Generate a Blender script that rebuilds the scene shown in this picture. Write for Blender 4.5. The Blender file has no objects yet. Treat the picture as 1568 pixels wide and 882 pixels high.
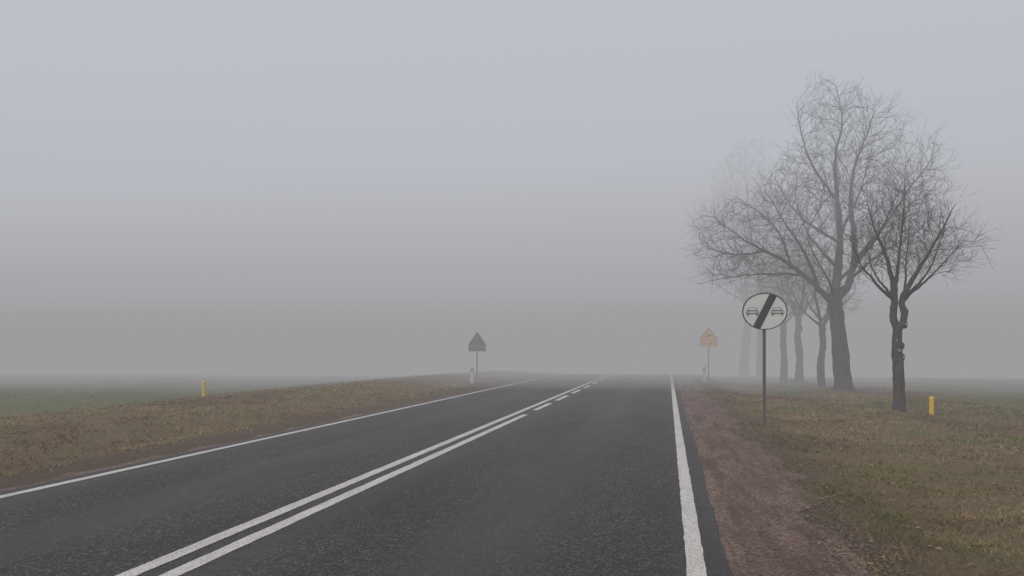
import bpy, math, random
import numpy as np
from mathutils import Vector

S = bpy.context.scene
try:
    S.view_settings.view_transform='Standard'; S.view_settings.look='None'; S.view_settings.exposure=0
except Exception: pass
YAW = math.radians(11.08)

# ------------------------------------------------------------------ helpers
def link(o, parent=None):
    S.collection.objects.link(o)
    if parent: o.parent = parent
    return o

def mesh_obj(name, verts, faces, mat=None, parent=None, smooth=False):
    me = bpy.data.meshes.new(name)
    me.from_pydata([tuple(v) for v in verts], [], faces)
    me.update()
    if mat: me.materials.append(mat)
    if smooth: me.polygons.foreach_set('use_smooth', [True]*len(me.polygons))
    return link(bpy.data.objects.new(name, me), parent)

def nmat(name):
    m = bpy.data.materials.new(name); m.use_nodes = True
    nt = m.node_tree
    b = nt.nodes['Principled BSDF']
    b.inputs['Roughness'].default_value = .9
    b.inputs['Specular IOR Level'].default_value = .25
    return m, nt, b

def noise(nt, vec, scale, detail=4, rough=.6):
    n = nt.nodes.new('ShaderNodeTexNoise')
    n.inputs['Scale'].default_value = scale
    n.inputs['Detail'].default_value = detail
    n.inputs['Roughness'].default_value = rough
    nt.links.new(vec, n.inputs['Vector'])
    return n.outputs['Fac']

def ramp(nt, fac, stops):
    r = nt.nodes.new('ShaderNodeValToRGB')
    e = r.color_ramp.elements
    while len(e) < len(stops): e.new(.5)
    for i,(p,c) in enumerate(stops):
        e[i].position = p
        e[i].color = (*c,1) if isinstance(c,tuple) else (c,c,c,1)
    nt.links.new(fac, r.inputs[0])
    return r.outputs[0]

def mix(nt, fac, a, b, mode='MIX'):
    m = nt.nodes.new('ShaderNodeMix'); m.data_type='RGBA'; m.blend_type=mode
    for sock,v in ((m.inputs[0],fac),(m.inputs[6],a),(m.inputs[7],b)):
        if isinstance(v,(int,float)): sock.default_value = v
        elif isinstance(v,tuple): sock.default_value = (*v,1)
        else: nt.links.new(v, sock)
    return m.outputs[2]

def math_n(nt, op, a, b=0.0):
    m = nt.nodes.new('ShaderNodeMath'); m.operation = op
    for i,v in enumerate((a,b)):
        if isinstance(v,(int,float)): m.inputs[i].default_value = v
        else: nt.links.new(v, m.inputs[i])
    return m.outputs[0]

def pos(nt):
    return nt.nodes.new('ShaderNodeNewGeometry').outputs['Position']

def scaled(nt, vec, s):
    m = nt.nodes.new('ShaderNodeMapping'); m.inputs['Scale'].default_value = s
    nt.links.new(vec, m.inputs['Vector']); return m.outputs[0]

def bump(nt, b, h, strength, dist):
    n = nt.nodes.new('ShaderNodeBump')
    n.inputs['Strength'].default_value = strength; n.inputs['Distance'].default_value = dist
    nt.links.new(h, n.inputs['Height']); nt.links.new(n.outputs[0], b.inputs['Normal'])

def flat(name, col, rough=.6, spec=.3, vary=.12, scale=12):
    m, nt, b = nmat(name)
    p = pos(nt)
    n = noise(nt, p, scale, 5)
    c = mix(nt, n, tuple(x*(1-vary) for x in col), tuple(min(1,x*(1+vary)) for x in col))
    nt.links.new(c, b.inputs['Base Color'])
    b.inputs['Roughness'].default_value = rough; b.inputs['Specular IOR Level'].default_value = spec
    return m

# numpy value noise
def vnoise(x, y, seed=0):
    xi = np.floor(x).astype(np.int64); yi = np.floor(y).astype(np.int64)
    fx = x-xi; fy = y-yi
    fx = fx*fx*(3-2*fx); fy = fy*fy*(3-2*fy)
    def h(a,b):
        n = (a*374761393 + b*668265263 + seed*974711) & 0x7fffffff
        n = (n ^ (n>>13))*1274126177 & 0x7fffffff
        n = n ^ (n>>16)
        return (n & 0xffff)/65535.0
    return (h(xi,yi)*(1-fx)+h(xi+1,yi)*fx)*(1-fy)+(h(xi,yi+1)*(1-fx)+h(xi+1,yi+1)*fx)*fy
def fbm(x,y,seed=0,o=3):
    r=0; a=.5
    for i in range(o):
        r = r + a*(vnoise(x*2**i, y*2**i, seed+i)-.5); a*=.5
    return r*2
def sstep(a,b,x):
    t=np.clip((x-a)/(b-a),0,1); return t*t*(3-2*t)

# ------------------------------------------------------------------ terrain profile
def crest(y):
    y = np.asarray(y,dtype=float)
    yy = np.clip(y-40,0,60)
    z = -.0007*yy**2 - .084*np.clip(y-100,0,90)
    return z
TREES = [(5.44,20.5),(6.40,31.3),(6.27,34.5),(6.0,39.2)]
def ground_z(x,y):
    x=np.asarray(x,dtype=float); y=np.asarray(y,dtype=float)
    z = crest(y)
    out = np.maximum(sstep(1.3,2.6,x), 1-sstep(-8.5,-7.6,x))
    z = z - .012
    road = sstep(-6.98,-6.86,x)*(1-sstep(.32,.42,x))
    z = z - .06*road
    z = z + out*(.11*fbm(x*.5,y*.35,3,3)+.05*fbm(x*2.3,y*2.3,9,2))
    z = z - .13*sstep(1.5,3.2,x)
    z = z - .06*(1-sstep(-8.8,-7.7,x)) + .22*np.exp(-((x+11.6)/2.5)**2)
    z = z - .25*(1-sstep(-17.5,-14.5,x))
    for tx,ty in TREES:
        z = z + .16*np.exp(-(((x-tx)**2+(y-ty)**2)/.9))
    return z

# ------------------------------------------------------------------ materials
def ground_material():
    m, nt, b = nmat('grass_ground')
    p = pos(nt)
    sep = nt.nodes.new('ShaderNodeSeparateXYZ'); nt.links.new(p, sep.inputs[0])
    X = sep.outputs[0]
    wob = math_n(nt,'MULTIPLY', math_n(nt,'SUBTRACT', noise(nt,p,.35,4), .5), 3.0)
    Xw = math_n(nt,'ADD', X, wob)
    n1 = noise(nt,p,1.1,5); n2 = noise(nt,p,9,5,.7); n3 = noise(nt,p,60,4,.7)
    verge = ramp(nt,n1,[(.38,(.165,.096,.055)),(.5,(.172,.120,.052)),(.60,(.105,.108,.030))])
    verge = mix(nt, ramp(nt,n2,[(.35,0.),(.65,.6)]), verge, (.080,.055,.028))
    verge = mix(nt, ramp(nt,n3,[(.4,0.),(.75,.6)]), verge, (.25,.185,.085))
    field = ramp(nt,n2,[(.3,(.085,.090,.028)),(.7,(.135,.135,.050))])
    mr = nt.nodes.new('ShaderNodeMapRange'); mr.inputs[1].default_value=8.2; mr.inputs[2].default_value=11; nt.links.new(Xw,mr.inputs[0])
    ml = nt.nodes.new('ShaderNodeMapRange'); ml.inputs[1].default_value=-14.8; ml.inputs[2].default_value=-17.6; nt.links.new(Xw,ml.inputs[0])
    f = math_n(nt,'ADD', mr.outputs[0], ml.outputs[0])
    c = mix(nt,f,verge,field)
    Xm = math_n(nt,'ADD', X, math_n(nt,'MULTIPLY', math_n(nt,'SUBTRACT', noise(nt,p,2.2,4), .5), .5))
    mm = nt.nodes.new('ShaderNodeMapRange'); mm.inputs[1].default_value=2.1; mm.inputs[2].default_value=1.5; nt.links.new(Xm,mm.inputs[0])
    mm2 = nt.nodes.new('ShaderNodeMapRange'); mm2.inputs[1].default_value=-8.2; mm2.inputs[2].default_value=-7.6; nt.links.new(Xm,mm2.inputs[0])
    mud = math_n(nt,'MULTIPLY', math_n(nt,'MULTIPLY',mm.outputs[0],mm2.outputs[0]), .8)
    c = mix(nt,mud,c,(.070,.046,.030))
    nt.links.new(c,b.inputs['Base Color'])
    hh = math_n(nt,'ADD', n2, math_n(nt,'MULTIPLY',n3,.5))
    bump(nt,b,hh,.8,.05)
    return m

def asphalt_material():
    m, nt, b = nmat('asphalt')
    p = pos(nt)
    v = nt.nodes.new('ShaderNodeTexVoronoi'); v.inputs['Scale'].default_value=68; nt.links.new(p,v.inputs['Vector'])
    vc = nt.nodes.new('ShaderNodeSeparateColor'); nt.links.new(v.outputs['Color'],vc.inputs[0])
    grain = ramp(nt,vc.outputs[0],[(0.,(.007,.0067,.007)),(.5,(.020,.0188,.0195)),(.82,(.052,.049,.050)),(1.,(.20,.19,.185))])
    n = noise(nt, scaled(nt,p,(1,.25,1)), .9, 5,.6)
    c = mix(nt, ramp(nt,n,[(.3,.05),(.7,.5)]), grain, (.034,.032,.033))
    sep = nt.nodes.new('ShaderNodeSeparateXYZ'); nt.links.new(p, sep.inputs[0])
    wav = math_n(nt,'ADD', math_n(nt,'MULTIPLY',math_n(nt,'ADD',sep.outputs[0],3.4),3.55), math_n(nt,'MULTIPLY',noise(nt,scaled(nt,p,(1,.1,1)),.6,2),1.2))
    tr = math_n(nt,'ADD', math_n(nt,'MULTIPLY',math_n(nt,'SINE',wav),.28), noise(nt, scaled(nt,p,(1.2,.05,1)), 1.0, 4,.6))
    c = mix(nt, ramp(nt,tr,[(.40,0.),(.75,.6)]), c, (.060,.056,.058))
    n4 = noise(nt,p,7,6,.75)
    c = mix(nt, ramp(nt,n4,[(.5,0.),(.75,.5)]), c, (.011,.0105,.011))
    n6 = noise(nt, scaled(nt,p,(1.5,.35,1)), 2.2, 8,.6)
    cr = math_n(nt,'ABSOLUTE', math_n(nt,'SUBTRACT', n6, .5))
    msk = ramp(nt, noise(nt,p,.5,2), [(.5,0.),(.6,.8)])
    c = mix(nt, math_n(nt,'MULTIPLY', ramp(nt,cr,[(0.,1.),(.006,0.)]), msk), c, (.006,.006,.006))
    nt.links.new(c,b.inputs['Base Color'])
    b.inputs['Specular IOR Level'].default_value=.28
    r = ramp(nt,n,[(.3,.58),(.7,.82)]); nt.links.new(r,b.inputs['Roughness'])
    bump(nt,b, math_n(nt,'ADD',v.outputs['Distance'],math_n(nt,'MULTIPLY',noise(nt,p,150,3),.8)), .7,.007)
    return m

def paint_material():
    m, nt, b = nmat('road_paint')
    p = pos(nt)
    n = noise(nt,p,55,5,.75); n2=noise(nt,scaled(nt,p,(3,.6,1)),2.5,4)
    c = mix(nt, ramp(nt,n,[(.40,.8),(.50,0.)]), (.68,.66,.62), (.18,.17,.165))
    c = mix(nt, ramp(nt,n2,[(.42,0.),(.72,.5)]), c, (.35,.34,.315))
    nt.links.new(c,b.inputs['Base Color'])
    bump(nt,b,n,.4,.004)
    return m

def gravel_material():
    m, nt, b = nmat('red_gravel')
    p = pos(nt)
    v = nt.nodes.new('ShaderNodeTexVoronoi'); v.inputs['Scale'].default_value=60; nt.links.new(p,v.inputs['Vector'])
    vc = nt.nodes.new('ShaderNodeSeparateColor'); nt.links.new(v.outputs['Color'],vc.inputs[0])
    c = ramp(nt,vc.outputs[0],[(0.,(.110,.067,.052)),(.5,(.215,.138,.108)),(1.,(.42,.295,.24))])
    n = noise(nt,scaled(nt,p,(2.2,.5,1)),1.6,6,.65)
    c = mix(nt, ramp(nt,n,[(.42,0.),(.62,.7)]), c, (.100,.065,.051))
    n7 = noise(nt,scaled(nt,p,(5,.35,1)),1.2,5,.6)
    c = mix(nt, ramp(nt,n7,[(.5,0.),(.66,.65)]), c, (.060,.043,.036))
    n5 = noise(nt,p,14,6,.7)
    c = mix(nt, ramp(nt,n5,[(.5,0.),(.7,.6)]), c, (.066,.047,.038))
    nt.links.new(c,b.inputs['Base Color'])
    bump(nt,b, math_n(nt,'ADD',math_n(nt,'MULTIPLY',v.outputs['Distance'],.5), math_n(nt,'ADD',math_n(nt,'MULTIPLY',n5,1.2),math_n(nt,'MULTIPLY',n7,1.6))), .9,.035)
    return m

def bark_material():
    m, nt, b = nmat('bark')
    p = nt.nodes.new('ShaderNodeTexCoord').outputs['Object']
    n = noise(nt,scaled(nt,p,(6,6,1.2)),3,6,.7); n2 = noise(nt,p,1.5,3)
    c = ramp(nt,n,[(.3,(.026,.022,.018)),(.7,(.110,.092,.074))])
    c = mix(nt, ramp(nt,n2,[(.45,0.),(.7,.5)]), c, (.070,.070,.048))
    nt.links.new(c,b.inputs['Base Color'])
    bump(nt,b,n,.9,.05)
    return m

M_ground=ground_material(); M_asph=asphalt_material(); M_paint=paint_material()
M_gravel=gravel_material(); M_bark=bark_material()
M_cut=flat('cut_wood',(.34,.32,.28))

# ------------------------------------------------------------------ ground sheet
def axis(parts):
    out=[]
    for a,b,s in parts:
        out += list(np.arange(a,b-1e-6,s))
    out.append(parts[-1][1]); return np.array(out)
xs = axis([(-900,-100,100),(-100,-30,10),(-30,-18,1),(-18,-8.6,.2),(-8.6,-6.6,.08),(-6.6,.2,1.7),(.2,3.2,.06),(3.2,9,.15),(9,20,.5),(20,40,4),(40,100,10),(100,900,100)])
ys = axis([(-300,-10,29),(-10,3,1),(3,14,.12),(14,30,.25),(30,60,.5),(60,110,2.5),(110,200,10),(200,900,100)])
GX,GY = np.meshgrid(xs,ys)
GZ = ground_z(GX,GY)
nx,ny=len(xs),len(ys)
co=np.stack([GX,GY,GZ],-1).reshape(-1,3)
idx=np.arange(nx*ny).reshape(ny,nx)
q=np.stack([idx[:-1,:-1],idx[:-1,1:],idx[1:,1:],idx[1:,:-1]],-1).reshape(-1,4)
def np_mesh(name, co, faces, mat, smooth=False):
    k=faces.shape[1]
    me=bpy.data.meshes.new(name)
    me.vertices.add(len(co)); me.vertices.foreach_set('co',co.astype(np.float32).ravel())
    me.loops.add(faces.size); me.loops.foreach_set('vertex_index',faces.astype(np.int32).ravel())
    me.polygons.add(len(faces)); me.polygons.foreach_set('loop_start',np.arange(0,faces.size,k,dtype=np.int32))
    me.update(calc_edges=True)
    if smooth: me.polygons.foreach_set('use_smooth',np.ones(len(faces),dtype=bool))
    me.materials.append(mat)
    o=bpy.data.objects.new(name,me); link(o); return o
np_mesh('ground',co,q,M_ground,True)

# ------------------------------------------------------------------ road strips following the crest
def strip(name,x0,x1,y0,y1,z,mat,rag0=0,rag1=0,seed=1,step=None,parent=None,nxs=1,bumpy=0,fr=1.3):
    if step is None: step=.5
    yy=np.arange(y0,y1+1e-6,step)
    if yy[-1]<y1-1e-4: yy=np.append(yy,y1)
    l=x0+rag0*fbm(yy*fr,yy*0,seed,4); r=x1+rag1*fbm(yy*fr,yy*0+5,seed+7,4)
    V=[]
    for j in range(nxs+1):
        t=j/nxs
        xx=l*(1-t)+r*t
        zz=crest(yy)+z+bumpy*fbm(xx*3,yy*2,33,3)*math.sin(math.pi*t)
        V.append(np.stack([xx,yy,zz],-1))
    V=np.stack(V,1); n=nxs+1
    ii=np.arange(len(yy)*n).reshape(len(yy),n)
    F=np.stack([ii[:-1,:-1],ii[:-1,1:],ii[1:,1:],ii[1:,:-1]],-1).reshape(-1,4)
    o=np_mesh(name,V.reshape(-1,3),F,mat,True)
    if parent: o.parent=parent
    return o
strip('road',-6.93,.42,-60,260,0,M_asph,.03,.05,2,.25)
marks=bpy.data.objects.new('road_markings',None); link(marks)
def mk(n,xc,w,y0,y1):
    strip(n,xc-w/2,xc+w/2,y0,y1,.004,M_paint,.008,.008,int(abs(xc)*50)+int(abs(y0)),.05,marks,fr=6)
mk('edge_line_right',.19,.13,-10,110)
mk('edge_line_left',-6.68,.125,-10,110)
mk('centre_line_solid',-3.53,.135,-10,110)
mk('centre_line_solid_near',-3.25,.135,-10,18.2)
y=19.6;i=0
while y<90:
    mk('dash_%d'%i,-3.25,.14,y,y+2.6); y+=3.9; i+=1
strip('gravel_shoulder',.36,1.38,-20,140,-.004,M_gravel,0,.38,11,.06,None,10,.014)
strip('gravel_shoulder',-7.70,-6.88,-20,140,-.004,M_gravel,.3,0,17,.08,None,5,.006)

rng=np.random.default_rng(4)
def pebbles():
    n=9000
    side=rng.random(n)<.75
    yy=4.3*np.exp(rng.random(n)*math.log(28/4.3))
    xx=np.where(side, .44+rng.beta(1.6,.9,n)*1.15, -7.6+rng.random(n)*.6)
    s=.004+.009*rng.random(n)**3+.0003*yy
    base=np.array([[1,0,0],[0,1,0],[-1,0,0],[0,-1,0],[0,0,.7],[0,0,-.5]])
    f=np.array([[0,1,4],[1,2,4],[2,3,4],[3,0,4],[1,0,5],[2,1,5],[3,2,5],[0,3,5]])
    a=rng.random(n)*6.28
    v=base[None]*(s[:,None,None])*(.7+.6*rng.random((n,6,1)))
    c,sn=np.cos(a)[:,None],np.sin(a)[:,None]
    vx=v[...,0]*c-v[...,1]*sn; vy=v[...,0]*sn+v[...,1]*c
    P=np.stack([vx+xx[:,None],vy+yy[:,None],v[...,2]+(crest(yy)+.003)[:,None]],-1).reshape(-1,3)
    F=(f[None]+6*np.arange(n)[:,None,None]).reshape(-1,3)
    np_mesh('gravel_pebbles',P,F,flat('pebble',(.21,.15,.12),.9,.2,.5,40))
pebbles()

# ------------------------------------------------------------------ grass blades (one mesh)
def grass():
    m, nt, b = nmat('grass_blades')
    a=nt.nodes.new('ShaderNodeAttribute'); a.attribute_name='Col'
    nt.links.new(a.outputs['Color'],b.inputs['Base Color'])
    b.inputs['Roughness'].default_value=.8
    def area(n,x0,x1,y0,y1,edge,mode):
        yy=y0*np.exp(rng.random(n)*math.log(y1/y0))
        xx=x0+(x1-x0)*rng.random(n)
        dens=.5+1.2*fbm(xx*1.1,yy*1.1,21,3)
        if mode=='R': dens*=sstep(1.15,1.9,xx+.5*fbm(xx*2,yy*1.5,5,3))
        if mode=='L': dens*=1-sstep(-8.1,-7.5,xx+.5*fbm(xx*2,yy*1.5,6,3))
        k=rng.random(n)<np.clip(dens,0.02,1)
        return xx[k],yy[k]
    X=[];Y=[];T=[]
    for (n,x0,x1,y0,y1,mode) in ((260000,1.15,9.5,4.2,42,'R'),(120000,-16.5,-7.4,6.5,42,'L'),(20000,8.5,26,16,42,'F'),(20000,-34,-15.5,14,42,'F')):
        a_,b_=area(n,x0,x1,y0,y1,0,mode); X.append(a_);Y.append(b_);T.append(np.full(len(a_),0 if mode!='F' else 1))
    X=np.concatenate(X);Y=np.concatenate(Y);T=np.concatenate(T); n=len(X)
    d=np.hypot(X,Y); Z=ground_z(X,Y)-.004
    patch=fbm(X*.6,Y*.45,44,3); tuft=fbm(X*3.5,Y*3.5,50,2)
    h=(.016+.028*rng.random(n))*(1+1.5*np.clip(tuft,-.4,1))*(1+.012*d)
    h=np.where((T==0)&(rng.random(n)<.03),h*2.2,h)
    w=.0017+.00042*d
    az=rng.random(n)*6.283
    lean=(.7+1.8*rng.random(n))*h; la=rng.random(n)*6.283
    dx=np.cos(az)*w;dy=np.sin(az)*w
    v0=np.stack([X-dx,Y-dy,Z],-1);v1=np.stack([X+dx,Y+dy,Z],-1)
    v2=np.stack([X+np.cos(la)*lean,Y+np.sin(la)*lean,Z+h],-1)
    P=np.stack([v0,v1,v2],1).reshape(-1,3)
    F=np.arange(n*3).reshape(-1,3)
    o=np_mesh('grass',P,F,m)
    straw=np.array([.39,.285,.130]);olive=np.array([.190,.200,.045]);brown=np.array([.22,.122,.068]);green=np.array([.125,.135,.042])
    t=np.clip(.45+patch*2.2+.25*(rng.random(n)-.5),0,1)[:,None]
    c=straw*(1-t)+olive*t
    u=np.clip(.40+2.1*fbm(X*.8+9,Y*.5,61,3)+.5*(rng.random(n)-.5),0,1)[:,None]
    c=c*(1-u)+brown*u
    near=np.clip(np.exp(-d/9.)*1.15*(X>0)*(.8+1.2*fbm(X*1.3,Y*1.1,71,3)),0,1)[:,None]
    c=c*(1-near)+olive*near*1.25
    c=np.where(T[:,None]==1,green,c)
    fm=np.clip(sstep(8.2,11,X)+1-sstep(-17.6,-14.6,X),0,1)[:,None]
    c=c*(1-fm)+green*fm
    c=c*(.5+.9*rng.random(n))[:,None]
    c=c*(1-.35*np.exp(-((X-1.9)/.5)**2))[:,None]
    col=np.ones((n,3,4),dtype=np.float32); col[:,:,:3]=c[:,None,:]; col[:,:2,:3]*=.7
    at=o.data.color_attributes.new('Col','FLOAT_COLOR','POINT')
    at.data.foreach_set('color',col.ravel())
grass()

def leaves():
    n=900
    yy=4.4*np.exp(rng.random(n)*math.log(26/4.4)); xx=1.1+rng.random(n)**1.3*7
    lf=rng.random(n)<.25; xx=np.where(lf,-7.4-rng.random(n)*5,xx); yy=np.where(lf,yy+4,yy)
    z=ground_z(xx,yy)+.025; s=.012+.014*rng.random(n)+.0006*yy; a=rng.random(n)*6.28
    P=[]
    for k in range(4):
        r=s*(1.0 if k%2==0 else .6)
        P.append(np.stack([xx+np.cos(a+k*1.57)*r,yy+np.sin(a+k*1.57)*r,z+.010*rng.random(n)],-1))
    P=np.stack(P,1).reshape(-1,3)
    np_mesh('fallen_leaves',P,np.arange(4*n).reshape(-1,4),flat('dead_leaf',(.30,.21,.12),.9,.2,.8,9))
leaves()

# ------------------------------------------------------------------ trees
def resample(pts,step):
    pts=[np.array(p,float) for p in pts]; out=[pts[0]]
    P=[2*pts[0]-pts[1]]+pts+[2*pts[-1]-pts[-2]]
    for i in range(1,len(P)-2):
        L=np.linalg.norm(P[i+1]-P[i]); k=max(1,int(L/step))
        for j in range(1,k+1):
            t=j/k
            out.append(.5*((2*P[i])+(-P[i-1]+P[i+1])*t+(2*P[i-1]-5*P[i]+4*P[i+1]-P[i+2])*t*t+(-P[i-1]+3*P[i]-3*P[i+1]+P[i+2])*t**3))
    return out

def build_tree(name, guides, ells, natt, step, dk, seed, tip, twiglen, twigp, burls=(), trop=.12, maxn=9000, nexp=2.5, core=(0,0,3)):
    R=np.random.default_rng(seed); rnd=random.Random(seed)
    core=np.array(core,float)
    pos=[];par=[];rmin=[]
    for gi,(pts,r0,r1) in enumerate(guides):
        q=resample(pts,step*1.1)
        if gi==0:
            start=-1
        else:
            A=np.array(pos); start=int(np.argmin(((A-q[0])**2).sum(1)))
            q=q[1:]
        n=len(q)
        if gi==0: wob=R.normal(0,step*.06,(n,3))
        else:
            wob=np.cumsum(R.normal(0,step*.10,(n,3)),0)*.6+R.normal(0,step*.06,(n,3))
        for k,p in enumerate(q):
            pos.append(p+wob[k]); par.append(start); start=len(pos)-1
            t=k/max(1,n-1); rmin.append(r0*(1-t)**1.25+r1 if gi>0 else r0*(1-t)+r1*t)
    w=np.array([e[3]*e[4]*e[5] for e in ells]); w=w/w.sum()
    A=[]
    for e,wi in zip(ells,w):
        k=int(natt*wi)+1
        u=R.normal(size=(k,3)); u/=np.linalg.norm(u,axis=1)[:,None]
        rr=R.random(k)**.45
        rr=rr*(1+.16*np.sin(u[:,0]*7+seed)*np.cos(u[:,2]*8))
        A.append(np.array(e[:3])+u*rr[:,None]*np.array(e[3:6]))
    A=np.concatenate(A)
    ndist=np.full(len(A),1e9); near=np.zeros(len(A),int)
    def upd(start):
        Pn=np.array(pos[start:])
        for c0 in range(0,len(Pn),400):
            Q=Pn[c0:c0+400]
            D=((A[:,None,:]-Q[None])**2).sum(2)
            j=D.argmin(1); dm=np.sqrt(D[np.arange(len(A)),j])
            b=dm<ndist; ndist[b]=dm[b]; near[b]=j[b]+start+c0
    upd(0)
    alive=np.ones(len(A),bool); childs={}
    for it in range(220):
        alive&=ndist>dk
        act=np.where(alive)[0]
        if len(act)==0 or len(pos)>maxn: break
        s0=len(pos)
        acc={}
        for a in act:
            k=near[a]; v=A[a]-pos[k]; v=v/(np.linalg.norm(v)+1e-9)
            if k in acc: acc[k]+=v
            else: acc[k]=v.copy()
        for k,v in acc.items():
            v=v/(np.linalg.norm(v)+1e-9)
            pd=(pos[k]-pos[par[k]]) if par[k]>=0 else np.array([0,0,step])
            pd=pd/(np.linalg.norm(pd)+1e-9)
            ow=pos[k]-core; ow=ow/(np.linalg.norm(ow)+1e-9)
            v=v+1.0*pd+.4*ow+np.array([0,0,trop])+R.normal(0,.12,3)
            v=v/(np.linalg.norm(v)+1e-9)
            npos=pos[k]+v*step
            cl=childs.setdefault(k,[])
            if len(cl)>=3 or any(np.linalg.norm(npos-c)<step*.45 for c in cl):
                continue
            cl.append(npos); pos.append(npos); par.append(k); rmin.append(0)
        if len(pos)==s0: break
        upd(s0)
    N=len(pos)
    ch=[[] for _ in range(N)]
    for i,p in enumerate(par):
        if p>=0: ch[p].append(i)
    rad=np.zeros(N)
    for i in range(N-1,-1,-1):
        if not ch[i]: rad[i]=tip
        else: rad[i]=(sum(rad[c]**nexp for c in ch[i]))**(1/nexp)
    raw=rad.copy()
    rad=np.maximum(rad,np.array(rmin))
    for i in range(N):
        if par[i]>=0: rad[i]=min(rad[i],rad[par[i]])
    V=[];F=[]
    def tube(pts,rs,sides,lump=0):
        base=len(V); n=len(pts)
        prev=None
        for i in range(n):
            d=pts[min(i+1,n-1)]-pts[max(i-1,0)]; d=d/(np.linalg.norm(d)+1e-9)
            ref=np.array([.31,.95,.05]) if prev is None else prev
            a=np.cross(d,ref)
            if np.linalg.norm(a)<1e-3: a=np.cross(d,np.array([1.,0,0]))
            a/=np.linalg.norm(a); b=np.cross(d,a)
            prev=-b
            for s in range(sides):
                t=2*math.pi*s/sides
                r=rs[i]
                if lump: r*=1+lump*(math.sin(t*3+pts[i][2]*2.1)*.5+math.sin(t*2-pts[i][2]*3.7)*.5+rnd.uniform(-.35,.35))
                V.append(pts[i]+a*math.cos(t)*r+b*math.sin(t)*r)
        for i in range(n-1):
            for s in range(sides):
                s2=(s+1)%sides
                F.append((base+i*sides+s,base+i*sides+s2,base+(i+1)*sides+s2,base+(i+1)*sides+s))
        F.append(tuple(base+(n-1)*sides+s for s in range(sides)))
    stack=[(0,None)]
    while stack:
        i,pp=stack.pop()
        chain=[];rs=[]
        if pp is not None: chain.append(pos[pp]); rs.append(rad[i])
        while True:
            chain.append(pos[i]); rs.append(rad[i])
            if not ch[i]: break
            c=sorted(ch[i],key=lambda k:-rad[k]-1e-3*raw[k])
            for o in c[1:]: stack.append((o,i))
            i=c[0]
        if len(chain)<2: continue
        if rs[0]<.03: chain_r=[max(r,tip*.7) for r in rs]; chain_r[-1]=tip*.6
        else: chain_r=rs
        if pp is None:
            sides=14
        else: sides=8 if rs[0]>.05 else (5 if rs[0]>.02 else 3)
        if pp is None:
            z0=chain[0][2]
            chain_r=[r*(1+.55*math.exp(-(p[2]-z0)/.22)) for r,p in zip(chain_r,chain)]
        tube(chain,chain_r,sides,.10 if pp is None else (.08 if rs[0]>.05 else 0))
    # twigs with short side twigs, reaching outwards
    for i in range(N):
        if par[i]<0 or raw[i]>tip*5.0 or rmin[i]>.03: continue
        tries=3 if not ch[i] else 1
        for _ in range(tries):
            if rnd.random()>twigp: continue
            d=pos[i]-pos[par[i]]; d=d/(np.linalg.norm(d)+1e-9)
            ow=pos[i]-core; ow/=np.linalg.norm(ow)+1e-9
            dd=d*.8+ow*.45+R.normal(0,.33,3)+np.array([0,0,.12]); dd/=np.linalg.norm(dd)
            L=twiglen*rnd.uniform(.35,1.25)*(1.25 if not ch[i] else .85)
            pts=[pos[i]]; k=3
            for s in range(k):
                dd=dd+R.normal(0,.10,3)+np.array([0,0,.05]); dd/=np.linalg.norm(dd)
                pts.append(pts[-1]+dd*L/k)
            tube(pts,[tip*.65,tip*.55,tip*.45,tip*.3],3)
            if rnd.random()<.6:
                j=rnd.choice((1,2)); e=dd+R.normal(0,.45,3); e/=np.linalg.norm(e)
                tube([pts[j],pts[j]+e*L*.25,pts[j]+e*L*.5+np.array([0,0,.03*L])],[tip*.5,tip*.4,tip*.28],3)
    scars=[]
    for (bx,by,bz,br,sc) in burls:
        base=len(V); rings=6; seg=9
        for a in range(rings+1):
            ph=math.pi*a/rings
            for s in range(seg):
                t=2*math.pi*s/seg; r=br*(1+rnd.uniform(-.16,.16))
                V.append(np.array([bx+r*math.sin(ph)*math.cos(t),by+r*math.sin(ph)*math.sin(t),bz+r*math.cos(ph)*1.5]))
        for a in range(rings):
            for s in range(seg):
                s2=(s+1)%seg
                F.append((base+a*seg+s,base+(a+1)*seg+s,base+(a+1)*seg+s2,base+a*seg+s2))
        if sc: scars.append((bx,by-br*1.02,bz,br*.36))
    ns=len(F)
    for (bx,by,bz,br) in scars:
        base=len(V)
        for s in range(9):
            t=2*math.pi*s/9; V.append(np.array([bx+br*math.cos(t),by-.012,bz+br*1.2*math.sin(t)]))
        for s in range(9):
            t=2*math.pi*s/9; V.append(np.array([bx+1.3*br*math.cos(t),by+.05,bz+1.5*br*math.sin(t)]))
        F.append(tuple(base+s for s in range(9)))
        for s in range(9):
            F.append((base+s,base+9+s,base+9+(s+1)%9,base+(s+1)%9))
    me=bpy.data.meshes.new(name); me.from_pydata([tuple(v) for v in V],[],F); me.update()
    me.materials.append(M_bark); me.materials.append(M_cut)
    mi=np.zeros(len(me.polygons),dtype=np.int32); mi[ns:]=1
    me.polygons.foreach_set('material_index',mi)
    sm=np.ones(len(me.polygons),dtype=bool); sm[ns:]=False
    me.polygons.foreach_set('use_smooth',sm)
    return me

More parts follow.
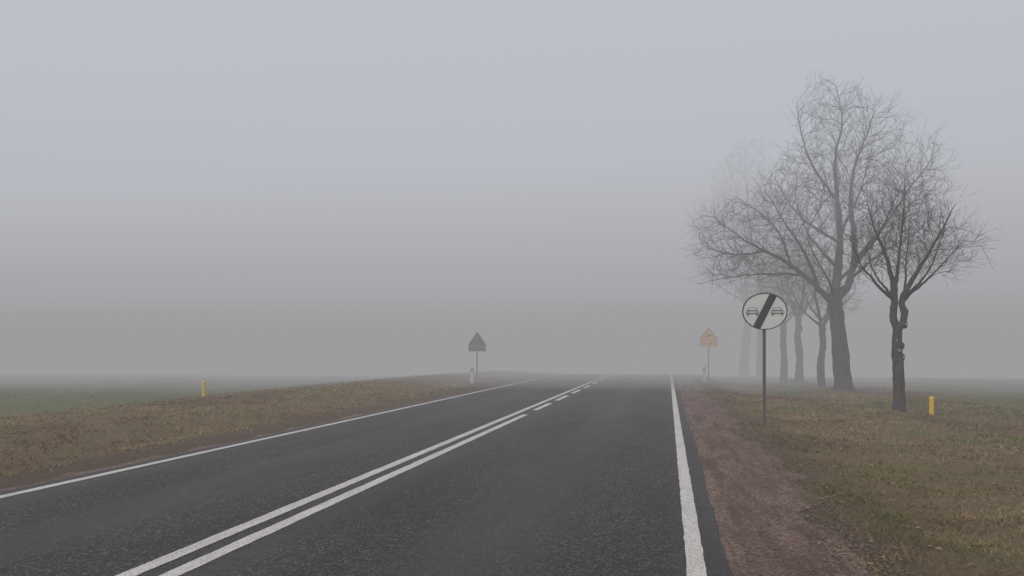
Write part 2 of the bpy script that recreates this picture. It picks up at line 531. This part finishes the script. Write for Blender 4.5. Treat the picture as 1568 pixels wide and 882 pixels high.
def g(pts,r0,r1):
    return ([(p[0],0,p[1]) if len(p)==2 else p for p in pts],r0,r1)
big_guides=[
 g([(0,-.15),(-.08,.9),(-.2,2.0),(-.35,3.4)],.32,.24),
 g([(-.35,3.4),(-.22,4.6),(-.12,6.0),(-.28,7.3),(-.38,8.7),(-.15,10),(-.3,11.2)],.16,.010),
 g([(-.33,3.2),(.15,-.1,4.0),(.32,-.2,5.3),(.12,-.3,6.8),(.25,-.3,8.2),(.85,-.2,9.6),(1.2,0,10.6)],.14,.010),
 g([(-.34,3.1),(-1.15,.1,4.0),(-2.1,.2,4.8),(-3.3,.1,5.4),(-4.7,0,6.3)],.11,.010),
 g([(-.9,.05,3.75),(-1.7,-.5,5.0),(-2.5,-.8,6.1),(-3.2,-.9,7.2)],.065,.008),
 g([(-1.5,.1,4.3),(-2.7,.5,4.4),(-4.1,.8,4.3),(-5.1,.9,4.1)],.045,.008),
 g([(.3,-.15,4.7),(1.3,-.3,6.0),(2.3,-.3,7.4),(3.2,-.2,8.5)],.07,.008),
 g([(.2,-.1,4.1),(1.3,.2,5.0),(2.5,.4,5.7),(3.5,.5,6.3)],.055,.008),
 g([(-.28,7.0),(-1.1,.2,8.4),(-1.5,.3,9.8),(-1.6,.3,10.7)],.05,.008),
 g([(-.22,4.5),(-.8,1.4,6.0),(-1.0,2.4,7.8)],.06,.008),
 g([(-.3,3.9),(.6,-1.3,5.4),(1.1,-2.3,7.2)],.06,.008),
 g([(-.12,5.8),(.9,.8,7.4),(1.6,1.3,9.1)],.05,.008),
 g([(-.15,5.4),(-1.3,.9,6.6),(-2.1,1.4,8.1)],.05,.008),
 g([(-.3,3.5),(-1.2,-1.2,4.2),(-2.2,-2.0,5.4)],.055,.008),
 g([(-.3,3.6),(.9,1.3,4.3),(2.0,2.2,5.2)],.055,.008),
 g([(-1.9,.2,4.7),(-2.6,-.3,5.9),(-3.9,-.5,6.9)],.04,.006),
 g([(-2.8,.15,5.2),(-3.8,.3,5.1),(-4.9,.3,5.3)],.035,.006),
]
big_ells=[(-.3,0,9.4,1.6,1.5,1.95),(1.0,0,9.3,1.05,1.2,1.2),(2.2,0,7.7,1.45,1.7,1.5),(-3.45,0,5.6,2.05,1.8,1.5),(-.4,0,6.9,2.6,2.6,1.9),(2.0,0,5.6,1.5,1.7,1.4),(-2.6,0,4.6,2.6,1.9,.85)]
me_big=build_tree('linden_big',big_guides,big_ells,3900,.16,.21,5,.0068,.62,.75,
   burls=[(-.12,-.2,1.3,.1,0),(-.48,-.08,2.9,.12,0)],maxn=15000,core=(-.3,0,4.0))
small_b=[(-.09,-.04,1.28,.07,0),(-.06,-.07,1.5,.07,1),(.03,-.05,1.62,.06,0),(-.11,-.05,1.74,.055,1),(.05,-.05,1.34,.055,1),(-.05,0,2.02,.11,0),(.12,-.03,2.42,.075,0),(-.16,-.02,2.5,.08,0),(.12,-.03,2.12,.06,1)]
small_guides=[
 g([(0,-.1),(-.01,.7),(-.05,1.4),(-.06,2.0)],.14,.11),
 g([(-.06,2.0),(-.17,-.01,2.3),(-.13,-.01,2.6),(-.12,2.85),(-.28,3.6),(-.55,.1,4.4),(-.75,.1,5.1)],.085,.008),
 g([(-.05,2.0),(.1,2.15),(.14,2.35),(.07,2.6),(.12,2.8),(.5,-.1,3.5),(.95,-.2,4.3),(1.3,-.2,4.9)],.08,.008),
 g([(-.13,2.75),(0,.1,3.6),(.1,.1,4.6),(.15,.1,5.5)],.045,.006),
 g([(.09,2.7),(.7,.2,3.15),(1.3,.3,3.7),(1.75,.3,4.2)],.035,.006),
 g([(-.13,2.7),(-.65,-.2,3.1),(-1.05,-.3,3.6),(-1.3,-.3,4.2)],.04,.006),
 g([(-.13,2.75),(-.2,.7,3.3),(-.3,1.2,4.2)],.035,.006),
 g([(.1,2.75),(.3,-.7,3.3),(.5,-1.1,4.2)],.035,.006),
 g([(.12,2.8),(.4,.5,3.6),(.6,.7,4.8)],.03,.006),
]
small_ells=[(.15,0,4.2,1.05,1.05,1.15),(.95,0,3.85,.8,.9,.7),(-.65,0,3.85,.65,.8,.75)]
me_small=build_tree('linden_small',small_guides,small_ells,1500,.095,.15,8,.0043,.42,.75,burls=small_b,maxn=6500,core=(0,0,2.6))
mid_b=[(-.1,-.07,1.6,.1,1),(.1,-.07,2.1,.1,0),(-.08,-.08,2.6,.1,1),(.02,-.09,3.0,.12,0)]
mid_guides=[
 g([(0,-.2),(-.08,1.1),(.05,2.2),(-.02,3.1)],.2,.14),
 g([(-.02,3.1),(-.25,4.0),(-.4,.1,5.2),(-.55,.1,6.6)],.1,.008),
 g([(0,3.0),(.35,3.7),(.6,.2,4.8),(.8,.3,6.3)],.09,.008),
 g([(-.05,3.2),(-.9,.3,3.9),(-1.6,.5,4.9)],.06,.008),
 g([(.1,3.3),(1.0,-.3,4.1),(1.8,-.5,5.0)],.06,.008),
 g([(-.1,3.4),(-.2,-1.,4.3),(-.3,-1.5,5.4)],.06,.008),
 g([(-.1,3.5),(.1,1.,4.4),(.2,1.5,5.6)],.06,.008),
]
mid_ells=[(0,0,5.2,1.6,1.6,1.7),(1.1,0,4.6,1.0,1.1,1.0),(-1.2,0,4.5,1.0,1.1,1.0)]
me_mid=build_tree('linden_mid',mid_guides,mid_ells,1100,.16,.23,12,.007,.5,.6,burls=mid_b,maxn=4500,core=(0,0,3))

def place(me,x,y,s=1,rz=0):
    o=bpy.data.objects.new('bare_tree',me); link(o)
    o.location=(x,y,float(ground_z(x,y))-.05); o.rotation_euler[2]=YAW+rz
    o.scale=(s,s,s) if not isinstance(s,tuple) else s
    return o
place(me_small,5.44,20.5)
place(me_big,6.40,31.3)
place(me_mid,6.2,34.5,.8,.4)
place(me_mid,6.0,39.2,.95,2.2)
place(me_mid,5.5,40.4,.9,4.0)
place(me_mid,5.7,52,1.3,1.2)
place(me_big,5.2,58,(1.05,1.05,1.45),2.4)

# ------------------------------------------------------------------ signs and posts
M_pole=flat('galvanised_pole',(.085,.085,.088),.6,.4,.2,20)
M_polel=flat('pale_pole',(.22,.22,.22),.6,.4,.2,20)
M_white=flat('sign_white',(.68,.70,.68),.5,.4,.06,5)
M_black=flat('sign_black',(.022,.022,.024),.5,.4,.2,20)
M_grey=flat('sign_grey',(.17,.175,.17),.5,.4,.1,20)
M_back=flat('sign_back',(.05,.052,.055),.6,.4,.2,9)
M_yel=flat('sign_yellow',(.92,.50,.05),.5,.3,.05,9)
M_red=flat('sign_red',(.80,.20,.05),.5,.3,.05,9)
M_postw=flat('post_white',(.72,.72,.70),.6,.3,.1,14)
M_marker=flat('marker_yellow',(.78,.53,.04),.5,.3,.15,20)

def prism(name,poly,y0,y1,mat,parent):
    n=len(poly)
    V=[(x,y0,z) for x,z in poly]+[(x,y1,z) for x,z in poly]
    F=[tuple(range(n)),tuple(range(2*n-1,n-1,-1))]+[(i,i+n,(i+1)%n+n,(i+1)%n) for i in range(n)]
    o=mesh_obj(name,V,F,mat,parent)
    import bmesh
    bm=bmesh.new(); bm.from_mesh(o.data); bmesh.ops.recalc_face_normals(bm,faces=bm.faces); bm.to_mesh(o.data); bm.free()
    return o
def ringm(name,outer,inner,y0,y1,mat,parent):
    n=len(outer)
    V=[(x,y0,z) for x,z in outer]+[(x,y0,z) for x,z in inner]+[(x,y1,z) for x,z in outer]+[(x,y1,z) for x,z in inner]
    F=[]
    for i in range(n):
        j=(i+1)%n
        F+=[(i,j,n+j,n+i),(2*n+i,3*n+i,3*n+j,2*n+j),(i,2*n+i,2*n+j,j),(n+i,n+j,3*n+j,3*n+i)]
    o=mesh_obj(name,V,F,mat,parent)
    import bmesh
    bm=bmesh.new(); bm.from_mesh(o.data); bmesh.ops.recalc_face_normals(bm,faces=bm.faces); bm.to_mesh(o.data); bm.free()
    return o
def cyl(name,r,z0,z1,mat,parent,x=0,y=0,n=14,cap=True):
    V=[];F=[]
    prof=[(r,z0),(r,z1-.02),(r*1.08,z1-.02),(r*1.08,z1),(0.001,z1+.006)]
    for rr,z in prof:
        for s in range(n):
            t=2*math.pi*s/n; V.append((x+rr*math.cos(t),y+rr*math.sin(t),z))
    for i in range(len(prof)-1):
        for s in range(n):
            F.append((i*n+s,i*n+(s+1)%n,(i+1)*n+(s+1)%n,(i+1)*n+s))
    return mesh_obj(name,V,F,mat,parent,False)
def ell(rx,rz,cz,n=64,cx=0):
    return [(cx+rx*math.cos(2*math.pi*i/n),cz+rz*math.sin(2*math.pi*i/n)) for i in range(n)]
def empty(name,x,y,rz=0):
    e=bpy.data.objects.new(name,None); link(e)
    e.location=(x,y,float(ground_z(x,y))); e.rotation_euler[2]=rz
    return e

gz=float(ground_z(1.91,16.7))
e=empty('traffic_sign',1.91,16.7,math.radians(6))
cz=2.28-gz; rx,rz_=.44,.37
cyl('pole',.032,-.3,cz+.25,M_pole,e,0,.045)
prism('plate',ell(rx,rz_,cz),-.010,.008,M_white,e)
ringm('border',ell(rx+.004,rz_+.004,cz),ell(rx-.016,rz_-.015,cz),-.016,.012,M_black,e)
def band_poly():
    a=math.atan2(.66,.33); d=(math.cos(a),math.sin(a)); nrm=(-d[1],d[0]); w=.073
    def hit(s,sg):
        lo,hi=0,1
        for _ in range(40):
            m=(lo+hi)/2
            x=nrm[0]*s+d[0]*m*sg; z=nrm[1]*s+d[1]*m*sg
            if (x/(rx-.018))**2+(z/(rz_-.017))**2<1: lo=m
            else: hi=m
        return (nrm[0]*s+d[0]*lo*sg, cz+nrm[1]*s+d[1]*lo*sg)
    ks=[w*(-1+2*i/6) for i in range(7)]
    return [hit(s,1) for s in ks]+[hit(s,-1) for s in reversed(ks)]
prism('slash_band',band_poly(),-.017,-.0125,M_black,e)
def car(cx,name):
    def P(pts): return [(cx+x,cz+z-.01) for x,z in pts]
    y0,y1=-.0150,-.0120
    prism(name+'_body',P([(-.125,-.045),(.125,-.045),(.128,.005),(.105,.03),(.075,.085),(-.075,.085),(-.105,.03),(-.128,.005)]),y0,y1,M_grey,e)
    prism(name+'_window',P([(-.082,.034),(.082,.034),(.064,.072),(-.064,.072)]),-.0175,-.0152,M_white,e)
    prism(name+'_grille',P([(-.06,-.02),(.06,-.02),(.06,.006),(-.06,.006)]),-.0175,-.0152,M_white,e)
    for sx,k in ((-1,'l'),(1,'r')):
        prism(name+'_lamp_'+k,[(cx+sx*.093+.02*math.cos(t*.628),cz-.015+.014*math.sin(t*.628)) for t in range(10)],-.0175,-.0152,M_white,e)
        prism(name+'_wheel_'+k,P([(sx*.09-.02,-.075),(sx*.09+.02,-.075),(sx*.09+.02,-.046),(sx*.09-.02,-.046)]),y0,y1,M_grey,e)
car(-.245,'car_symbol_a'); car(.245,'car_symbol_b')
mesh_obj('bracket',[(-.06,.008,cz-.13),(.06,.008,cz-.13),(.06,.05,cz-.13),(-.06,.05,cz-.13),(-.06,.008,cz-.1),(.06,.008,cz-.1),(.06,.05,cz-.1),(-.06,.05,cz-.1)],
  [(0,1,2,3),(4,5,6,7),(0,1,5,4),(1,2,6,5),(2,3,7,6),(3,0,4,7)],M_pole,e)

def rtri(w,h,z0,r=.05):
    C=[(-w/2+r*1.2,z0+r),(w/2-r*1.2,z0+r),(0,z0+h-r*1.3)]
    P=[]
    for (cx,cz2),(a0,a1) in zip(C,((150,270),(270,390),(30,150))):
        for i in range(7):
            a=math.radians(a0+(a1-a0)*i/6); P.append((cx+r*math.cos(a),cz2+r*math.sin(a)))
    return P
e=empty('warning_sign',1.95,40.1,math.radians(3)); zb=float(e.location.z)
top=2.60-zb
cyl('pole',.03,-.3,top-.1,M_polel,e,0,.04)
prism('triangle',rtri(.90,.62,top-.62),-.010,.006,M_red,e)
prism('triangle_field',rtri(.74,.50,top-.585,.03),-.014,-.0105,M_yel,e)
prism('bend_arrow',[(-.17,top-.52),(-.12,top-.52),(-.08,top-.45),(.06,top-.41),(.06,top-.45),(.17,top-.37),(.05,top-.30),(.06,top-.35),(-.10,top-.39)],-.018,-.0145,M_black,e)
prism('lower_plate',[(-.43,top-.94),(.43,top-.94),(.43,top-.645),(-.43,top-.645)],-.010,.006,M_red,e)
prism('lower_plate_field',[(-.41,top-.925),(.41,top-.925),(.41,top-.66),(-.41,top-.66)],-.014,-.0105,M_yel,e)
prism('lower_plate_symbol',[(-.22,top-.80),(.12,top-.80),(.12,top-.83),(.25,top-.79),(.12,top-.75),(.12,top-.78),(-.22,top-.78)],-.018,-.0145,M_black,e)
e=empty('warning_sign',-8.6,35.6,math.radians(8)); zb=float(e.location.z)
top=2.33-zb
cyl('pole',.032,-.3,top-.1,M_polel,e,0,-.045)
prism('triangle',rtri(.86,.66,top-.66),-.006,.010,M_back,e)
prism('lower_plate',[(-.40,top-.89),(.40,top-.89),(.40,top-.67),(-.40,top-.67)],-.006,.010,M_back,e)
prism('clamp_a',[(-.2,top-.5),(.2,top-.5),(.2,top-.46),(-.2,top-.46)],-.02,-.0065,M_pole,e)
prism('clamp_b',[(-.2,top-.80),(.2,top-.80),(.2,top-.76),(-.2,top-.76)],-.02,-.0065,M_pole,e)

def delineator(x,y,side):
    e=empty('delineator_post',x,y,math.radians(6)); zb=float(e.location.z)
    w=.07
    prism('post',[(-w,-.1),(w,-.1),(w*.95,.74),(0,.82),(-w*.95,.70)],-.02,.03,M_postw,e)
    prism('slanted_band',[(-w-.002,.52),(w+.002,.57),(w+.002,.70),(-w-.002,.65)],-.026,.034,M_red if side=='R' else M_grey,e)
    prism('reflector',[(-.03,.56),(.03,.56),(.03,.63),(-.03,.63)],-.033,-.0265,M_red if side=='R' else M_white,e)
delineator(1.70,39.0,'R'); delineator(-8.6,34.6,'L')

def marker(x,y,hh=.37):
    e=empty('marker_post',x,y,.3)
    w=.055
    V=[];F=[]
    prof=[(w,-.1),(w,hh-.03),(w*1.1,hh-.03),(w*1.1,hh+.02),(.02,hh+.05)]
    n=10
    for r,z in prof:
        for s in range(n):
            t=2*math.pi*(s+.5)/n; V.append((r*math.cos(t),r*math.sin(t),z))
    for i in range(len(prof)-1):
        for s in range(n): F.append((i*n+s,i*n+(s+1)%n,(i+1)*n+(s+1)%n,(i+1)*n+s))
    F.append(tuple(4*n+s for s in range(n)))
    mesh_obj('post',V,F,M_marker,e)
marker(6.12,20.4,.38); marker(-15.2,24.1,.5)

# ------------------------------------------------------------------ fog (homogeneous volumes, emission stands in for scattered daylight)
def fog(name,x0,x1,y0,y1,z0,z1,sig,L):
    V=[(x0,y0,z0),(x1,y0,z0),(x1,y1,z0),(x0,y1,z0),(x0,y0,z1),(x1,y0,z1),(x1,y1,z1),(x0,y1,z1)]
    F=[(0,3,2,1),(4,5,6,7),(0,1,5,4),(1,2,6,5),(2,3,7,6),(3,0,4,7)]
    m=bpy.data.materials.new(name); m.use_nodes=True; nt=m.node_tree
    nt.nodes.clear()
    o=nt.nodes.new('ShaderNodeOutputMaterial')
    a=nt.nodes.new('ShaderNodeVolumeAbsorption'); a.inputs['Color'].default_value=(0,0,0,1); a.inputs['Density'].default_value=sig
    em=nt.nodes.new('ShaderNodeEmission'); em.inputs['Color'].default_value=(*L,1); em.inputs['Strength'].default_value=sig
    ad=nt.nodes.new('ShaderNodeAddShader')
    nt.links.new(a.outputs[0],ad.inputs[0]); nt.links.new(em.outputs[0],ad.inputs[1]); nt.links.new(ad.outputs[0],o.inputs['Volume'])
    return mesh_obj(name,V,F,m)
fog('fog',-700,700,-280,800,-30,5.0,.0100,(.335,.332,.342))
fog('fog',-690,690,-270,790,5.02,40,.016,(.51,.527,.575))
fog('fog_bank',-650,650,29,750,-29,3.6,.055,(.338,.335,.345))
fog('fog_bank',-648,648,28,748,3.62,8,.042,(.390,.392,.412))
fog('fog_bank',-646,646,27.5,746,8.02,15,.032,(.485,.497,.535))
fog('fog_bank',-642,642,27,742,15.02,38,.024,(.605,.625,.685))  # higher layers glow brighter, painting the lift of light with height

# ------------------------------------------------------------------ light
az=math.radians(-150); el=math.radians(50)
w=bpy.data.worlds.new('World'); S.world=w; w.use_nodes=True
nt=w.node_tree; bg=nt.nodes['Background']
sky=nt.nodes.new('ShaderNodeTexSky'); sky.sky_type='NISHITA'; sky.sun_disc=False
sky.sun_elevation=el; sky.sun_rotation=az; sky.dust_density=5; sky.air_density=1.0; sky.ozone_density=1.0
nt.links.new(sky.outputs[0],bg.inputs[0]); bg.inputs[1].default_value=.14
sd=Vector((math.sin(az)*math.cos(el),math.cos(az)*math.cos(el),math.sin(el)))
L=bpy.data.lights.new('sun','SUN'); L.energy=1.5; L.angle=math.radians(40); L.color=(1,.96,.9)
so=link(bpy.data.objects.new('sun',L)); so.rotation_euler=sd.to_track_quat('Z','Y').to_euler(); so.location=(-20,-60,60)

# ------------------------------------------------------------------ camera
cam=bpy.data.cameras.new('camera'); cam.lens=28; cam.sensor_width=36; cam.shift_y=.0606; cam.clip_end=3000; cam.clip_start=.05
co_=link(bpy.data.objects.new('camera',cam)); co_.location=(0,0,1.5); co_.rotation_euler=(math.radians(90),0,YAW)
S.camera=co_
